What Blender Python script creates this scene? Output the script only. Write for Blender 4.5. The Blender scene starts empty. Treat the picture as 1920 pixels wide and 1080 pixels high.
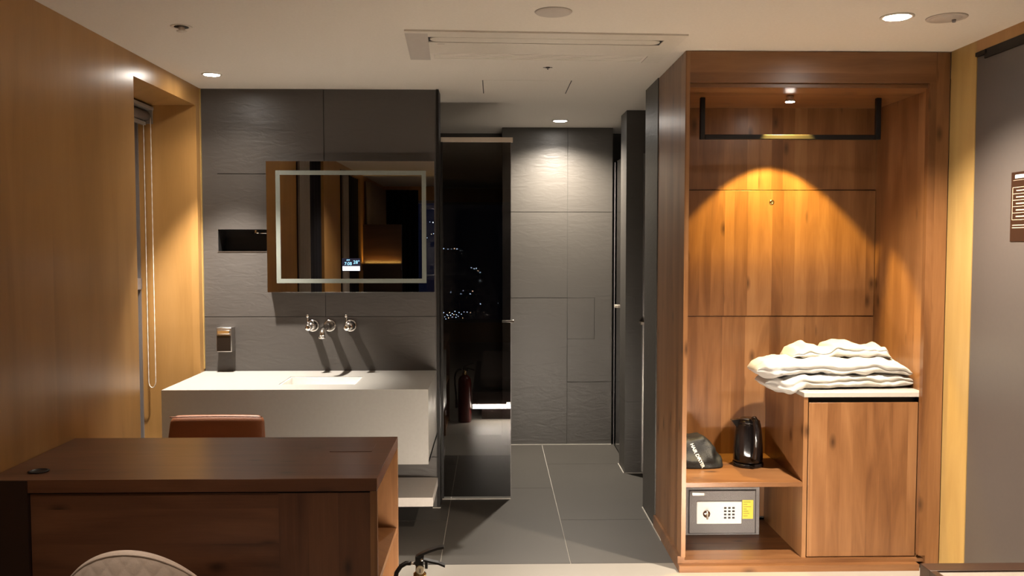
import bpy, bmesh, math, random
from mathutils import Vector, Matrix, noise
random.seed(7)
sc = bpy.context.scene
COL = sc.collection

# ------------------------------------------------------------------ camera
cam_d = bpy.data.cameras.new('camera'); cam_d.sensor_width = 36.0; cam_d.lens = 30.375
cam_d.clip_start = 0.05; cam_d.clip_end = 400
cam = bpy.data.objects.new('camera', cam_d); COL.objects.link(cam)
cam.location = (0, 0, 1.49)
cam.rotation_euler = (math.radians(90 - 2.827), 0, math.radians(-1.239))
sc.camera = cam

# ------------------------------------------------------------------ world / exposure
w = bpy.data.worlds.new('night'); sc.world = w; w.use_nodes = True
bg = w.node_tree.nodes['Background']; bg.inputs[0].default_value = (0.010, 0.012, 0.03, 1); bg.inputs[1].default_value = 0.25
sc.view_settings.view_transform = 'Standard'; sc.view_settings.look = 'None'
sc.view_settings.gamma = 1.0; sc.view_settings.use_curve_mapping = False
sc.view_settings.exposure = 0.75

# ------------------------------------------------------------------ lights of the room
CEIL = 2.355
WARM = (1.0, 0.85, 0.69)
def spot(name, loc, power, cone, blend, color=WARM, radius=0.03, tilt=None):
    l = bpy.data.lights.new(name, 'SPOT'); l.energy = power; l.spot_size = math.radians(cone)
    l.spot_blend = blend; l.color = color; l.shadow_soft_size = radius
    o = bpy.data.objects.new(name, l); COL.objects.link(o); o.location = loc
    if tilt: o.rotation_euler = tilt
    return o
def area(name, loc, rot, sx, sy, power, color=WARM):
    l = bpy.data.lights.new(name, 'AREA'); l.shape = 'RECTANGLE'; l.size = sx; l.size_y = sy; l.energy = power; l.color = color
    o = bpy.data.objects.new(name, l); COL.objects.link(o); o.location = loc; o.rotation_euler = rot
    return o
DL = {'vanity': (-1.423, 4.451), 'wardrobe': (1.529, 3.285), 'corridor': (0.464, 6.037)}
spot('downlight_vanity_lamp', (DL['vanity'][0], DL['vanity'][1], 2.343), 250, 68, 0.55, (1.0, 0.91, 0.80))
spot('downlight_vanity_spill', (DL['vanity'][0], DL['vanity'][1], 2.343), 20, 135, 0.8, (1.0, 0.88, 0.74))
spot('downlight_wardrobe_lamp', (DL['wardrobe'][0], DL['wardrobe'][1], 2.343), 330, 118, 0.95)
spot('downlight_corridor_lamp', (DL['corridor'][0], DL['corridor'][1], 2.343), 215, 147, 0.85, (1.0, 0.90, 0.77))
spot('cabinet_spot_lamp', (1.405, 4.10, 2.160), 80, 78, 0.2, (1.0, 0.68, 0.15), 0.012, (math.radians(15), math.radians(-1.5), 0))
spot('downlight_desk_lamp', (-0.95, 1.35, 2.343), 70, 115, 1.0)
# unseen fill lamps added for room ambience; the two strips show in reflection
spot('fill_room_lamp', (0.1, -0.3, 2.343), 4, 150, 0.8)
spot('fill_bed_lamp', (1.2, 1.0, 2.343), 6, 150, 0.8)
area('bed_strip_lamp', (0.55, 2.775, 0.115), (math.radians(50), 0, 0), 1.36, 0.02, 24, (1, 0.88, 0.74))
spot('fill_ceiling_lamp', (1.65, 1.20, 1.62), 33, 150, 0.6, WARM, 0.06, (math.pi, 0, 0))  # added uplight out of view, lifts the ceiling brightness
area('headboard_strip_lamp', (-1.38, -1.145, 1.275), (math.radians(200), 0, 0), 0.44, 0.015, 0.8, (1, 0.55, 0.12))

# ------------------------------------------------------------------ materials
def mat(name): 
    m = bpy.data.materials.new(name); m.use_nodes = True
    return m, m.node_tree, m.node_tree.nodes['Principled BSDF']
def setp(b, col=None, rough=0.5, metal=0.0, **k):
    if col is not None: b.inputs['Base Color'].default_value = (*col, 1)
    b.inputs['Roughness'].default_value = rough; b.inputs['Metallic'].default_value = metal
    for n, v in k.items(): b.inputs[n.replace('_', ' ')].default_value = v
def plain(name, col, rough=0.5, metal=0.0, bump=0, bscale=60, **k):
    m, t, b = mat(name); setp(b, col, rough, metal, **k)
    tc = t.nodes.new('ShaderNodeTexCoord'); nz = t.nodes.new('ShaderNodeTexNoise'); nz.inputs['Scale'].default_value = bscale
    nz.inputs['Detail'].default_value = 4
    t.links.new(tc.outputs['Object'], nz.inputs['Vector'])
    mx = t.nodes.new('ShaderNodeMix'); mx.data_type = 'RGBA'
    mx.inputs['A'].default_value = (*[c * 0.93 for c in col], 1); mx.inputs['B'].default_value = (*[min(1, c * 1.06) for c in col], 1)
    t.links.new(nz.outputs['Fac'], mx.inputs['Factor']); t.links.new(mx.outputs['Result'], b.inputs['Base Color'])
    if bump:
        bp = t.nodes.new('ShaderNodeBump'); bp.inputs['Strength'].default_value = bump; bp.inputs['Distance'].default_value = 0.01
        t.links.new(nz.outputs['Fac'], bp.inputs['Height']); t.links.new(bp.outputs['Normal'], b.inputs['Normal'])
    return m
def emit(name, col, strength):
    m, t, b = mat(name); setp(b, (0.02, 0.02, 0.02), 0.5)
    b.inputs['Emission Color'].default_value = (*col, 1); b.inputs['Emission Strength'].default_value = strength
    return m
def wood(name, ramp, grain='Z', plank=0.11, rough=0.32, vary=0.35, knots=True, bump=0.05, gs=1.0, coat=0.0, kn=0.75):
    """procedural veneer: grain along one axis, planks across it"""
    m, t, b = mat(name); N = t.nodes.new; L = t.links.new
    setp(b, None, rough); b.inputs['Coat Weight'].default_value = coat; b.inputs['Coat Roughness'].default_value = 0.15
    tc = N('ShaderNodeTexCoord'); sp = N('ShaderNodeSeparateXYZ'); L(tc.outputs['Object'], sp.inputs[0])
    ax = {'X': 0, 'Y': 1, 'Z': 2}[grain]; others = [i for i in range(3) if i != ax]
    ad = N('ShaderNodeMath'); ad.operation = 'ADD'; L(sp.outputs[others[0]], ad.inputs[0])
    m1 = N('ShaderNodeMath'); m1.operation = 'MULTIPLY'; m1.inputs[1].default_value = 0.83; L(sp.outputs[others[1]], m1.inputs[0])
    L(m1.outputs[0], ad.inputs[1])                                   # coordinate across the grain
    dv = N('ShaderNodeMath'); dv.operation = 'DIVIDE'; dv.inputs[1].default_value = plank; L(ad.outputs[0], dv.inputs[0])
    wob = N('ShaderNodeTexNoise'); wob.noise_dimensions = '1D'; wob.inputs['Scale'].default_value = 1.6
    L(dv.outputs[0], wob.inputs['W'])
    ad2 = N('ShaderNodeMath'); ad2.operation = 'ADD'; L(dv.outputs[0], ad2.inputs[0]); L(wob.outputs['Fac'], ad2.inputs[1])
    fl = N('ShaderNodeMath'); fl.operation = 'FLOOR'; L(ad2.outputs[0], fl.inputs[0])
    wn = N('ShaderNodeTexWhiteNoise'); wn.noise_dimensions = '1D'; L(fl.outputs[0], wn.inputs['W'])
    off = N('ShaderNodeMath'); off.operation = 'MULTIPLY'; off.inputs[1].default_value = 17.0; L(wn.outputs['Value'], off.inputs[0])
    gz = N('ShaderNodeMath'); gz.operation = 'ADD'; L(sp.outputs[ax], gz.inputs[0]); L(off.outputs[0], gz.inputs[1])
    cb = N('ShaderNodeCombineXYZ')
    a1 = N('ShaderNodeMath'); a1.operation = 'MULTIPLY'; a1.inputs[1].default_value = 7.5 * gs; L(ad.outputs[0], a1.inputs[0])
    a2 = N('ShaderNodeMath'); a2.operation = 'MULTIPLY'; a2.inputs[1].default_value = 0.9 * gs; L(gz.outputs[0], a2.inputs[0])
    L(a1.outputs[0], cb.inputs[0]); L(a2.outputs[0], cb.inputs[1])
    n1 = N('ShaderNodeTexNoise'); n1.inputs['Scale'].default_value = 1.5; n1.inputs['Detail'].default_value = 5; n1.inputs['Distortion'].default_value = 0.9
    L(cb.outputs[0], n1.inputs['Vector'])
    # fine fibres
    cb2 = N('ShaderNodeCombineXYZ')
    f1 = N('ShaderNodeMath'); f1.operation = 'MULTIPLY'; f1.inputs[1].default_value = 230; L(ad.outputs[0], f1.inputs[0])
    f2 = N('ShaderNodeMath'); f2.operation = 'MULTIPLY'; f2.inputs[1].default_value = 7; L(gz.outputs[0], f2.inputs[0])
    L(f1.outputs[0], cb2.inputs[0]); L(f2.outputs[0], cb2.inputs[1])
    n2 = N('ShaderNodeTexNoise'); n2.inputs['Scale'].default_value = 1.0; n2.inputs['Detail'].default_value = 3
    L(cb2.outputs[0], n2.inputs['Vector'])
    s1 = N('ShaderNodeMath'); s1.operation = 'MULTIPLY_ADD'; s1.inputs[1].default_value = 0.22; L(n2.outputs['Fac'], s1.inputs[0]); L(n1.outputs['Fac'], s1.inputs[2])
    s2 = N('ShaderNodeMath'); s2.operation = 'MULTIPLY_ADD'; s2.inputs[1].default_value = vary; L(wn.outputs['Value'], s2.inputs[0]); L(s1.outputs[0], s2.inputs[2])
    s3 = N('ShaderNodeMath'); s3.operation = 'SUBTRACT'; s3.inputs[1].default_value = 0.11 + vary * 0.5; L(s2.outputs[0], s3.inputs[0])
    cr = N('ShaderNodeValToRGB'); e = cr.color_ramp.elements
    pts = ramp
    e[0].position = pts[0][0]; e[0].color = (*pts[0][1], 1); e[1].position = pts[-1][0]; e[1].color = (*pts[-1][1], 1)
    for p, c in pts[1:-1]:
        x = e.new(p); x.color = (*c, 1)
    L(s3.outputs[0], cr.inputs[0])
    out = cr.outputs['Color']
    if knots:
        cb3 = N('ShaderNodeCombineXYZ')
        k1 = N('ShaderNodeMath'); k1.operation = 'MULTIPLY'; k1.inputs[1].default_value = 6.5; L(ad.outputs[0], k1.inputs[0])
        k2 = N('ShaderNodeMath'); k2.operation = 'MULTIPLY'; k2.inputs[1].default_value = 2.9; L(gz.outputs[0], k2.inputs[0])
        L(k1.outputs[0], cb3.inputs[0]); L(k2.outputs[0], cb3.inputs[1])
        vo = N('ShaderNodeTexVoronoi'); vo.voronoi_dimensions = '2D'; vo.inputs['Scale'].default_value = 1.0; vo.inputs['Randomness'].default_value = 1.0
        L(cb3.outputs[0], vo.inputs['Vector'])
        mr = N('ShaderNodeMapRange'); mr.inputs['From Min'].default_value = 0.02; mr.inputs['From Max'].default_value = 0.13
        mr.inputs['To Min'].default_value = kn; mr.inputs['To Max'].default_value = 0.0; L(vo.outputs['Distance'], mr.inputs['Value'])
        # only some cells carry a knot
        sc_ = N('ShaderNodeSeparateColor'); L(vo.outputs['Color'], sc_.inputs[0])
        gt = N('ShaderNodeMath'); gt.operation = 'GREATER_THAN'; gt.inputs[1].default_value = 0.55; L(sc_.outputs[0], gt.inputs[0])
        mm = N('ShaderNodeMath'); mm.operation = 'MULTIPLY'; L(mr.outputs[0], mm.inputs[0]); L(gt.outputs[0], mm.inputs[1])
        mx = N('ShaderNodeMix'); mx.data_type = 'RGBA'; L(mm.outputs[0], mx.inputs['Factor']); L(out, mx.inputs['A'])
        mx.inputs['B'].default_value = (*[c * 0.35 for c in pts[0][1]], 1); out = mx.outputs['Result']
    L(out, b.inputs['Base Color'])
    bp = N('ShaderNodeBump'); bp.inputs['Strength'].default_value = bump; bp.inputs['Distance'].default_value = 0.003
    L(n2.outputs['Fac'], bp.inputs['Height']); L(bp.outputs['Normal'], b.inputs['Normal'])
    return m
def tile_mat(name, c1, c2, rough, bump, wave=True):
    m, t, b = mat(name); N = t.nodes.new; L = t.links.new; setp(b, None, rough)
    tc = N('ShaderNodeTexCoord'); mp = N('ShaderNodeMapping'); L(tc.outputs['Object'], mp.inputs[0])
    mp.inputs['Scale'].default_value = (5, 5, 16) if wave else (6, 6, 6)
    n1 = N('ShaderNodeTexNoise'); n1.inputs['Scale'].default_value = 1.5; n1.inputs['Detail'].default_value = 6; n1.inputs['Distortion'].default_value = 1.3
    L(mp.outputs[0], n1.inputs['Vector'])
    n2 = N('ShaderNodeTexNoise'); n2.inputs['Scale'].default_value = 1.3; n2.inputs['Detail'].default_value = 3; L(tc.outputs['Object'], n2.inputs['Vector'])
    mx = N('ShaderNodeMix'); mx.data_type = 'RGBA'; mx.inputs['A'].default_value = (*c1, 1); mx.inputs['B'].default_value = (*c2, 1)
    L(n2.outputs['Fac'], mx.inputs['Factor']); L(mx.outputs['Result'], b.inputs['Base Color'])
    bp = N('ShaderNodeBump'); bp.inputs['Strength'].default_value = bump; bp.inputs['Distance'].default_value = 0.004
    L(n1.outputs['Fac'], bp.inputs['Height']); L(bp.outputs['Normal'], b.inputs['Normal'])
    return m

OAK = [(0.25, (0.32, 0.168, 0.052)), (0.5, (0.39, 0.210, 0.068)), (0.8, (0.45, 0.250, 0.088))]
WAL = [(0.05, (0.092, 0.035, 0.013)), (0.34, (0.163, 0.070, 0.025)), (0.60, (0.226, 0.104, 0.040)), (0.95, (0.31, 0.158, 0.066))]
DSK = [(0.15, (0.045, 0.016, 0.008)), (0.42, (0.095, 0.036, 0.017)), (0.7, (0.140, 0.057, 0.026)), (0.9, (0.18, 0.077, 0.036))]
M = {}
M['oak'] = wood('oak_laminate', OAK, 'Z', 0.42, 0.29, 0.04, False, 0.02, 0.6)
M['jamb'] = wood('pale_jamb_wood', [(0.3, (0.34, 0.215, 0.070)), (0.7, (0.42, 0.28, 0.10))], 'Z', 0.9, 0.4, 0.02, False, 0.02)
M['wood_v'] = wood('knotty_wood_vertical', WAL, 'Z', 0.062, 0.33, 0.40, gs=1.1)
M['wood_h'] = wood('knotty_wood_horizontal', WAL, 'X', 0.085, 0.33, 0.30)
M['desk_h'] = wood('desk_wood_horizontal', DSK, 'X', 0.10, 0.36, 0.16)
M['desk_v'] = wood('desk_wood_vertical', DSK, 'Z', 0.10, 0.36, 0.16)
M['desk_top'] = wood('desk_top_wood', DSK, 'X', 0.10, 0.30, 0.16)
M['desk_in'] = wood('desk_inner_wood', WAL, 'Z', 0.10, 0.4, 0.16)
M['darkwood'] = plain('dark_brown_board', (0.016, 0.007, 0.005), 0.4)
M['benchwood'] = wood('bench_dark_wood', [(0.2, (0.016, 0.007, 0.004)), (0.8, (0.045, 0.019, 0.009))], 'X', 0.1, 0.35, 0.1, False)
M['slate'] = tile_mat('slate_wall_tile', (0.060, 0.053, 0.049), (0.080, 0.072, 0.066), 0.42, 0.45)
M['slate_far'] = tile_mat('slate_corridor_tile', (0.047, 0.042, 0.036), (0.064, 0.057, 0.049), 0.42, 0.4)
M['floor_tile'] = tile_mat('grey_floor_tile', (0.050, 0.045, 0.038), (0.080, 0.072, 0.061), 0.45, 0.06, False)
M['grout_dark'] = plain('dark_grout', (0.035, 0.032, 0.028), 0.9)
M['grout_light'] = plain('pale_grout', (0.42, 0.39, 0.34), 0.9)
M['room_floor'] = tile_mat('beige_room_floor', (0.30, 0.28, 0.245), (0.36, 0.335, 0.295), 0.35, 0.03, False)
M['ceiling'] = plain('ceiling_paint', (0.76, 0.71, 0.645), 0.85, 0, 0.02, 90)
M['white_plastic'] = plain('off_white_plastic', (0.70, 0.65, 0.58), 0.45)
M['grey_plastic'] = plain('pale_grey_plastic', (0.52, 0.47, 0.43), 0.5)
M['dark'] = plain('black_recess', (0.008, 0.006, 0.005), 0.6)
M['black_metal'] = plain('black_metal', (0.012, 0.010, 0.009), 0.48, 0.0, Specular_IOR_Level=0.2)
M['blackplastic'] = plain('black_gloss_plastic', (0.010, 0.008, 0.008), 0.12)
M['chrome'] = plain('chrome', (0.80, 0.78, 0.76), 0.12, 1.0)
M['steel'] = plain('brushed_steel', (0.46, 0.43, 0.40), 0.32, 1.0)
M['bronze'] = plain('champagne_aluminium', (0.55, 0.48, 0.40), 0.4, 0.5)
M['frame_grey'] = plain('grey_window_aluminium', (0.21, 0.19, 0.19), 0.4, 0.3)
M['blind_grey'] = plain('grey_blind_housing', (0.26, 0.235, 0.21), 0.45)
M['blind_fabric'] = plain('grey_blind_cloth', (0.15, 0.125, 0.11), 0.8)
M['solid'] = plain('grey_solid_surface', (0.33, 0.318, 0.295), 0.33)
M['ceramic'] = plain('white_ceramic', (0.82, 0.80, 0.76), 0.15)
M['shelf_white'] = plain('pale_shelf_surface', (0.60, 0.55, 0.50), 0.4)
M['stone'] = plain('cream_stone_top', (0.42, 0.39, 0.35), 0.35)
M['inset'] = plain('beige_bench_top', (0.27, 0.235, 0.20), 0.5)
M['door'] = plain('grey_door_laminate', (0.078, 0.068, 0.062), 0.42)
M['leather'] = plain('red_brown_leather', (0.21, 0.068, 0.022), 0.5, 0, 0.15, 180)
M['cream'] = plain('cream_quilted_leather', (0.55, 0.44, 0.37), 0.55, 0, 0.08, 200)
M['cotton'] = plain('white_terry_cotton', (0.52, 0.51, 0.49), 0.95, 0, 0.6, 420)
M['bagcloth'] = plain('black_nylon', (0.010, 0.011, 0.012), 0.5, 0, 0.3, 300)
M['safe'] = plain('grey_textured_steel', (0.20, 0.185, 0.18), 0.42, 0.3, 0.4, 350)
M['safe_panel'] = plain('white_safe_panel', (0.86, 0.84, 0.80), 0.35)
M['yellow'] = plain('yellow_sticker', (0.80, 0.62, 0.07), 0.5)
M['ink'] = plain('dark_ink', (0.03, 0.028, 0.026), 0.6)
M['white_ink'] = plain('white_print', (0.75, 0.72, 0.68), 0.6)
M['red'] = plain('red_enamel', (0.09, 0.006, 0.006), 0.22)
M['brass'] = plain('brass', (0.60, 0.44, 0.20), 0.25, 1.0)
M['gauge'] = plain('gauge_face', (0.72, 0.62, 0.44), 0.35)
M['rubber'] = plain('black_rubber', (0.014, 0.011, 0.010), 0.4)
M['sign'] = plain('brown_sign_plate', (0.018, 0.008, 0.005), 0.35)
M['sign_line'] = plain('cream_sign_print', (0.50, 0.38, 0.28), 0.5)
M['fabric_grey'] = plain('grey_curtain', (0.46, 0.40, 0.34), 0.9)
M['fabric_dark'] = plain('navy_curtain', (0.018, 0.016, 0.022), 0.9)
M['bed'] = plain('dark_bed_cover', (0.05, 0.035, 0.03), 0.8)
M['frost'] = plain('frosted_mirror_band', (0.17, 0.185, 0.165), 0.55, 0.0)
M['lamp_on'] = emit('lit_lamp_disc', (1.0, 0.93, 0.84), 75)
M['led'] = emit('lit_led_strip', (1.0, 0.88, 0.74), 45)
M['led_amber'] = emit('lit_amber_strip', (1.0, 0.55, 0.15), 0.6)
M['display_white'] = emit('display_white_bar', (0.85, 0.95, 1.0), 3.0)
M['display_cyan'] = emit('display_digits', (0.35, 0.75, 1.0), 1.0)
M['display_bg'] = emit('display_backlight', (0.0, 0.004, 0.05), 0.25)
M['city'] = emit('city_lamps', (0.62, 0.78, 1.0), 160)
M['city_warm'] = emit('warm_city_lamps', (1.0, 0.72, 0.42), 160)
m, t, b = mat('mirror_silver'); setp(b, (0.74, 0.74, 0.74), 0.0, 1.0); M['mirror'] = m
def glass(name, tint, rough=0.0, ior=1.52):
    m, t, b = mat(name); setp(b, tint, rough); b.inputs['Transmission Weight'].default_value = 1.0; b.inputs['IOR'].default_value = ior
    return m
M['smoked'] = glass('smoked_glass', (0.05, 0.045, 0.042), 0.0, 1.6)
M['window_glass'] = glass('window_glass', (0.75, 0.78, 0.80))

# ------------------------------------------------------------------ mesh helpers
class MB:
    def __init__(s): s.bm = bmesh.new()
    def _tag(s, faces, mi, smooth=False):
        for f in faces: f.material_index = mi; f.smooth = smooth
    def box(s, x0, x1, y0, y1, z0, z1, mi=0, bev=0.0, seg=2):
        n0 = len(s.bm.faces)
        g = bmesh.ops.create_cube(s.bm, size=1)
        for v in g['verts']:
            v.co = Vector(((x0 + x1) / 2 + v.co.x * (x1 - x0), (y0 + y1) / 2 + v.co.y * (y1 - y0), (z0 + z1) / 2 + v.co.z * (z1 - z0)))
        fs = list({f for v in g['verts'] for f in v.link_faces})
        s._tag(fs, mi)
        if bev:
            es = list({e for f in fs for e in f.edges})
            r = bmesh.ops.bevel(s.bm, geom=es, offset=bev, segments=seg, affect='EDGES', profile=0.5)
            s._tag(r['faces'], mi, True)
        return s
    def lathe(s, prof, c=(0, 0, 0), axis='Z', seg=32, mi=0, rot=None):
        """prof: list of (radius, height) along axis"""
        R = rot if rot is not None else {'Z': Matrix.Identity(3), 'X': Matrix.Rotation(math.pi / 2, 3, 'Y'), 'Y': Matrix.Rotation(-math.pi / 2, 3, 'X')}[axis]
        rings = []
        for r, h in prof:
            if r < 1e-6: rings.append([s.bm.verts.new(R @ Vector((0, 0, h)) + Vector(c))]); continue
            rings.append([s.bm.verts.new(R @ Vector((r * math.cos(2 * math.pi * i / seg), r * math.sin(2 * math.pi * i / seg), h)) + Vector(c)) for i in range(seg)])
        fs = []
        for a, bb in zip(rings, rings[1:]):
            for i in range(seg):
                j = (i + 1) % seg
                vs = [a[i if len(a) > 1 else 0], a[j if len(a) > 1 else 0], bb[j if len(bb) > 1 else 0], bb[i if len(bb) > 1 else 0]]
                u = []
                for v in vs:
                    if v not in u: u.append(v)
                if len(u) > 2: fs.append(s.bm.faces.new(u))
        for ring in (rings[0], rings[-1]):
            if len(ring) > 1: fs.append(s.bm.faces.new(ring))
        s._tag(fs, mi, True); return s
    def cyl(s, p0, p1, r0, r1=None, seg=20, mi=0):
        r1 = r0 if r1 is None else r1
        p0 = Vector(p0); p1 = Vector(p1); d = p1 - p0
        R = d.to_track_quat('Z', 'Y').to_matrix()
        return s.lathe([(r0, 0), (r1, d.length)], p0, seg=seg, mi=mi, rot=R)
    def tube(s, pts, r, seg=12, mi=0, closed=False):
        pts = [Vector(p) for p in pts]; n = len(pts); rings = []
        up = Vector((0.123, 0.31, 0.94))
        for i, p in enumerate(pts):
            if closed: d = pts[(i + 1) % n] - pts[i - 1]
            else: d = pts[min(i + 1, n - 1)] - pts[max(i - 1, 0)]
            d.normalize(); a = d.cross(up)
            if a.length < 0.05: a = d.cross(Vector((1, 0, 0)))
            a.normalize(); up = a.cross(d).normalized(); bb = up
            rr = r[i] if isinstance(r, (list, tuple)) else r
            rings.append([s.bm.verts.new(p + (a * math.cos(2 * math.pi * k / seg) + bb * math.sin(2 * math.pi * k / seg)) * rr) for k in range(seg)])
        fs = []
        rng = range(n) if closed else range(n - 1)
        for i in rng:
            a, bb = rings[i], rings[(i + 1) % n]
            for k in range(seg): fs.append(s.bm.faces.new((a[k], a[(k + 1) % seg], bb[(k + 1) % seg], bb[k])))
        if not closed: fs += [s.bm.faces.new(rings[0]), s.bm.faces.new(rings[-1])]
        s._tag(fs, mi, True); return s
    def prism(s, poly, axis, a0, a1, mi=0):
        """poly of 2-D points in the plane across axis, extruded a0..a1"""
        def P(u, v, h): return {'X': (h, u, v), 'Y': (u, h, v), 'Z': (u, v, h)}[axis]
        lo = [s.bm.verts.new(P(u, v, a0)) for u, v in poly]; hi = [s.bm.verts.new(P(u, v, a1)) for u, v in poly]
        fs = [s.bm.faces.new(lo), s.bm.faces.new(hi)]
        for i in range(len(poly)):
            j = (i + 1) % len(poly); fs.append(s.bm.faces.new((lo[i], lo[j], hi[j], hi[i])))
        s._tag(fs, mi); return s
    def grid(s, fn, nu, nv, mi=0, wrap_v=False, caps=False):
        vs = [[s.bm.verts.new(fn(i / nu, j / nv)) for j in range(nv if wrap_v else nv + 1)] for i in range(nu + 1)]
        fs = []; mv = nv
        for i in range(nu):
            for j in range(mv):
                k = (j + 1) % nv if wrap_v else j + 1
                fs.append(s.bm.faces.new((vs[i][j], vs[i + 1][j], vs[i + 1][k], vs[i][k])))
        if caps: fs += [s.bm.faces.new(vs[0]), s.bm.faces.new(vs[-1])]
        s._tag(fs, mi, True); return s
    def build(s, name, mats, parent=None, org=None):
        if not isinstance(mats, (list, tuple)): mats = [mats]
        bmesh.ops.recalc_face_normals(s.bm, faces=s.bm.faces[:])
        L = Vector(ORG[parent.name]) if parent is not None else Vector(org or (0, 0, 0))
        bmesh.ops.translate(s.bm, verts=s.bm.verts[:], vec=-L)
        me = bpy.data.meshes.new(name); s.bm.to_mesh(me); s.bm.free()
        for x in mats: me.materials.append(M[x] if isinstance(x, str) else x)
        o = bpy.data.objects.new(name, me); COL.objects.link(o)
        if parent is not None: o.parent = parent
        else: o.location = L
        ORG[o.name] = tuple(L)
        return o
ORG = {}
def tag(o, label, cat, group=None):
    o['label'] = label; o['category'] = cat
    if group: o['group'] = group
    return o
def thing(name, label, cat, loc, group=None):
    o = bpy.data.objects.new(name, None); COL.objects.link(o); o.location = loc; o.empty_display_size = 0.1
    ORG[o.name] = tuple(loc); return tag(o, label, cat, group)
def struct(o): o['kind'] = 'structure'; return o
def text(name, body, mtl, parent, R, c, size, depth=0.0008, align='CENTER', bold=0.0):
    cu = bpy.data.curves.new(name + '_c', 'FONT'); cu.body = body; cu.size = size; cu.extrude = depth; cu.align_x = align; cu.align_y = 'CENTER'; cu.offset = bold
    tmp = bpy.data.objects.new(name + '_t', cu); COL.objects.link(tmp)
    dg = bpy.context.evaluated_depsgraph_get(); me = bpy.data.meshes.new_from_object(tmp.evaluated_get(dg))
    bpy.data.objects.remove(tmp); me.materials.clear(); me.materials.append(M[mtl])
    L = Vector(ORG[parent.name])
    me.transform(Matrix.Translation(Vector(c) - L) @ R.to_4x4())
    o = bpy.data.objects.new(name, me); COL.objects.link(o); o.parent = parent; ORG[o.name] = tuple(L)
    return o
FACE_Y = Matrix.Rotation(math.pi / 2, 3, 'X')      # reads from -y

# ================================================================== ROOM SHELL
G = 0.0019
def tile_y(mb, x0, x1, z0, z1, y, th=0.012, cut=None):        # tile facing -y
    mb.box(x0 + G, x1 - G, y, y + th, z0 + G, z1 - G, 0)
# --- floors
mb = MB(); mb.box(-1.62, 2.9, 3.975, 6.9, -0.10, -0.003, 1)
A = [3.975, 4.62, 5.82, 6.9]; B = [3.975, 5.24, 6.44, 6.9]
cols = [(-1.62, -0.86, B), (-0.86, -0.25, A), (-0.25, 0.362, B), (0.362, 0.974, A), (0.974, 1.586, B), (1.586, 2.9, A)]
for x0, x1, ys in cols:
    for a, c in zip(ys, ys[1:]): mb.box(x0 + 0.002, x1 - 0.002, a + 0.002, c - 0.002, -0.012, 0.0, 0)
struct(mb.build('floor', ['floor_tile', 'grout_light']))
mb = MB(); mb.box(-1.75, 2.3, -3.2, 3.973, -0.10, 0.0, 0)
struct(mb.build('floor', ['room_floor']))
# --- ceiling
mb = MB(); mb.box(-2.1, 2.9, -3.2, 6.9, CEIL, CEIL + 0.1, 0)
struct(mb.build('ceiling', ['ceiling']))
# --- left wall with the window recess (y 3.97..4.78, up to z 2.252) and a second window by the bed
mb = MB()
X = -1.62
mb.box(X - 0.38, X, 3.30, 3.968, 0, CEIL, 0)                     # pier before the recess
mb.box(X - 0.38, X, 3.968, 4.786, 2.252, CEIL, 0)                # head over it
mb.box(X - 0.38, X, 4.786, 4.86, 0, CEIL, 0)                     # return towards the tiled wall
mb.box(X - 0.28, X, 2.42, 3.30, 0, CEIL, 0)
mb.box(X - 0.28, X, 1.27, 2.42, 2.30, CEIL, 0); mb.box(X - 0.28, X, 0.38, 1.27, 0, CEIL, 0)
mb.box(X - 0.28, X, -1.00, 0.38, 2.30, CEIL, 0); mb.box(X - 0.28, X, -3.2, -1.00, 0, CEIL, 0)
struct(mb.build('wall_left', ['oak']))
# thin pale strip where the laminate meets the tile
mb = MB(); mb.box(X - 0.001, X + 0.004, 4.846, 4.86, 0.80, CEIL, 0)
struct(mb.build('trim_1', ['jamb']))
# --- window_1 in the recess
wx = -1.955
win = thing('window_1', 'x', 'window', (wx, 4.38, 0.0)); del win['label']; del win['category']; struct(win)
mb = MB(); mb.box(wx - 0.012, wx - 0.004, 4.0, 4.76, 0.05, 2.2, 0); mb.build('pane', ['window_glass'], win)
mb = MB()
for y0, y1 in ((3.968, 4.03), (4.772, 4.786)): mb.box(wx - 0.03, wx + 0.022, y0, y1, 0, 2.252, 0)
mb.box(wx - 0.03, wx + 0.022, 3.968, 4.786, 2.19, 2.252, 0); mb.box(wx - 0.03, wx + 0.022, 3.968, 4.786, 0.0, 0.06, 0)
mb.box(wx - 0.03, wx + 0.028, 4.0, 4.78, 1.25, 1.31, 0); mb.box(wx - 0.03, wx + 0.025, 4.50, 4.535, 0.05, 1.26, 0)
mb.build('window_frame', ['frame_grey'], win)
# --- tiled wall behind the wash stand
mb = MB(); Y = 4.86
mb.box(-1.536, -0.312, Y + 0.004, 5.0, 1.579, CEIL, 1); mb.box(-1.62, -1.536, Y + 0.004, 5.0, 0, CEIL, 1)
mb.box(-1.536, -0.312, Y + 0.004, 5.0, 0, 1.454, 1); mb.box(-1.15, -0.312, Y + 0.004, 5.0, 1.454, 1.579, 1)
mb.box(-1.536, -1.15, 4.985, 5.0, 1.454, 1.579, 2)
mb.box(-0.3155, -0.312, Y, 5.0, 0, CEIL, 0)
mb.box(-1.62, -1.534, Y, Y + 0.012, 1.09 + G, CEIL, 0)
mb.box(-1.534, -0.941 - G, Y, Y + 0.012, 1.887 + G, CEIL, 0); tile_y(mb, -0.941, -0.314, 1.887, CEIL, Y)
g = G
mb.box(-1.534, -0.941 - g, Y, Y + 0.012, 1.579, 1.887 - g, 0)
mb.box(-1.534, -0.941 - g, Y, Y + 0.012, 1.09 + g, 1.454, 0)
mb.box(-1.15, -0.941 - g, Y, Y + 0.012, 1.454, 1.579, 0)
tile_y(mb, -0.941, -0.314, 1.09, 1.887, Y)
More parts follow.
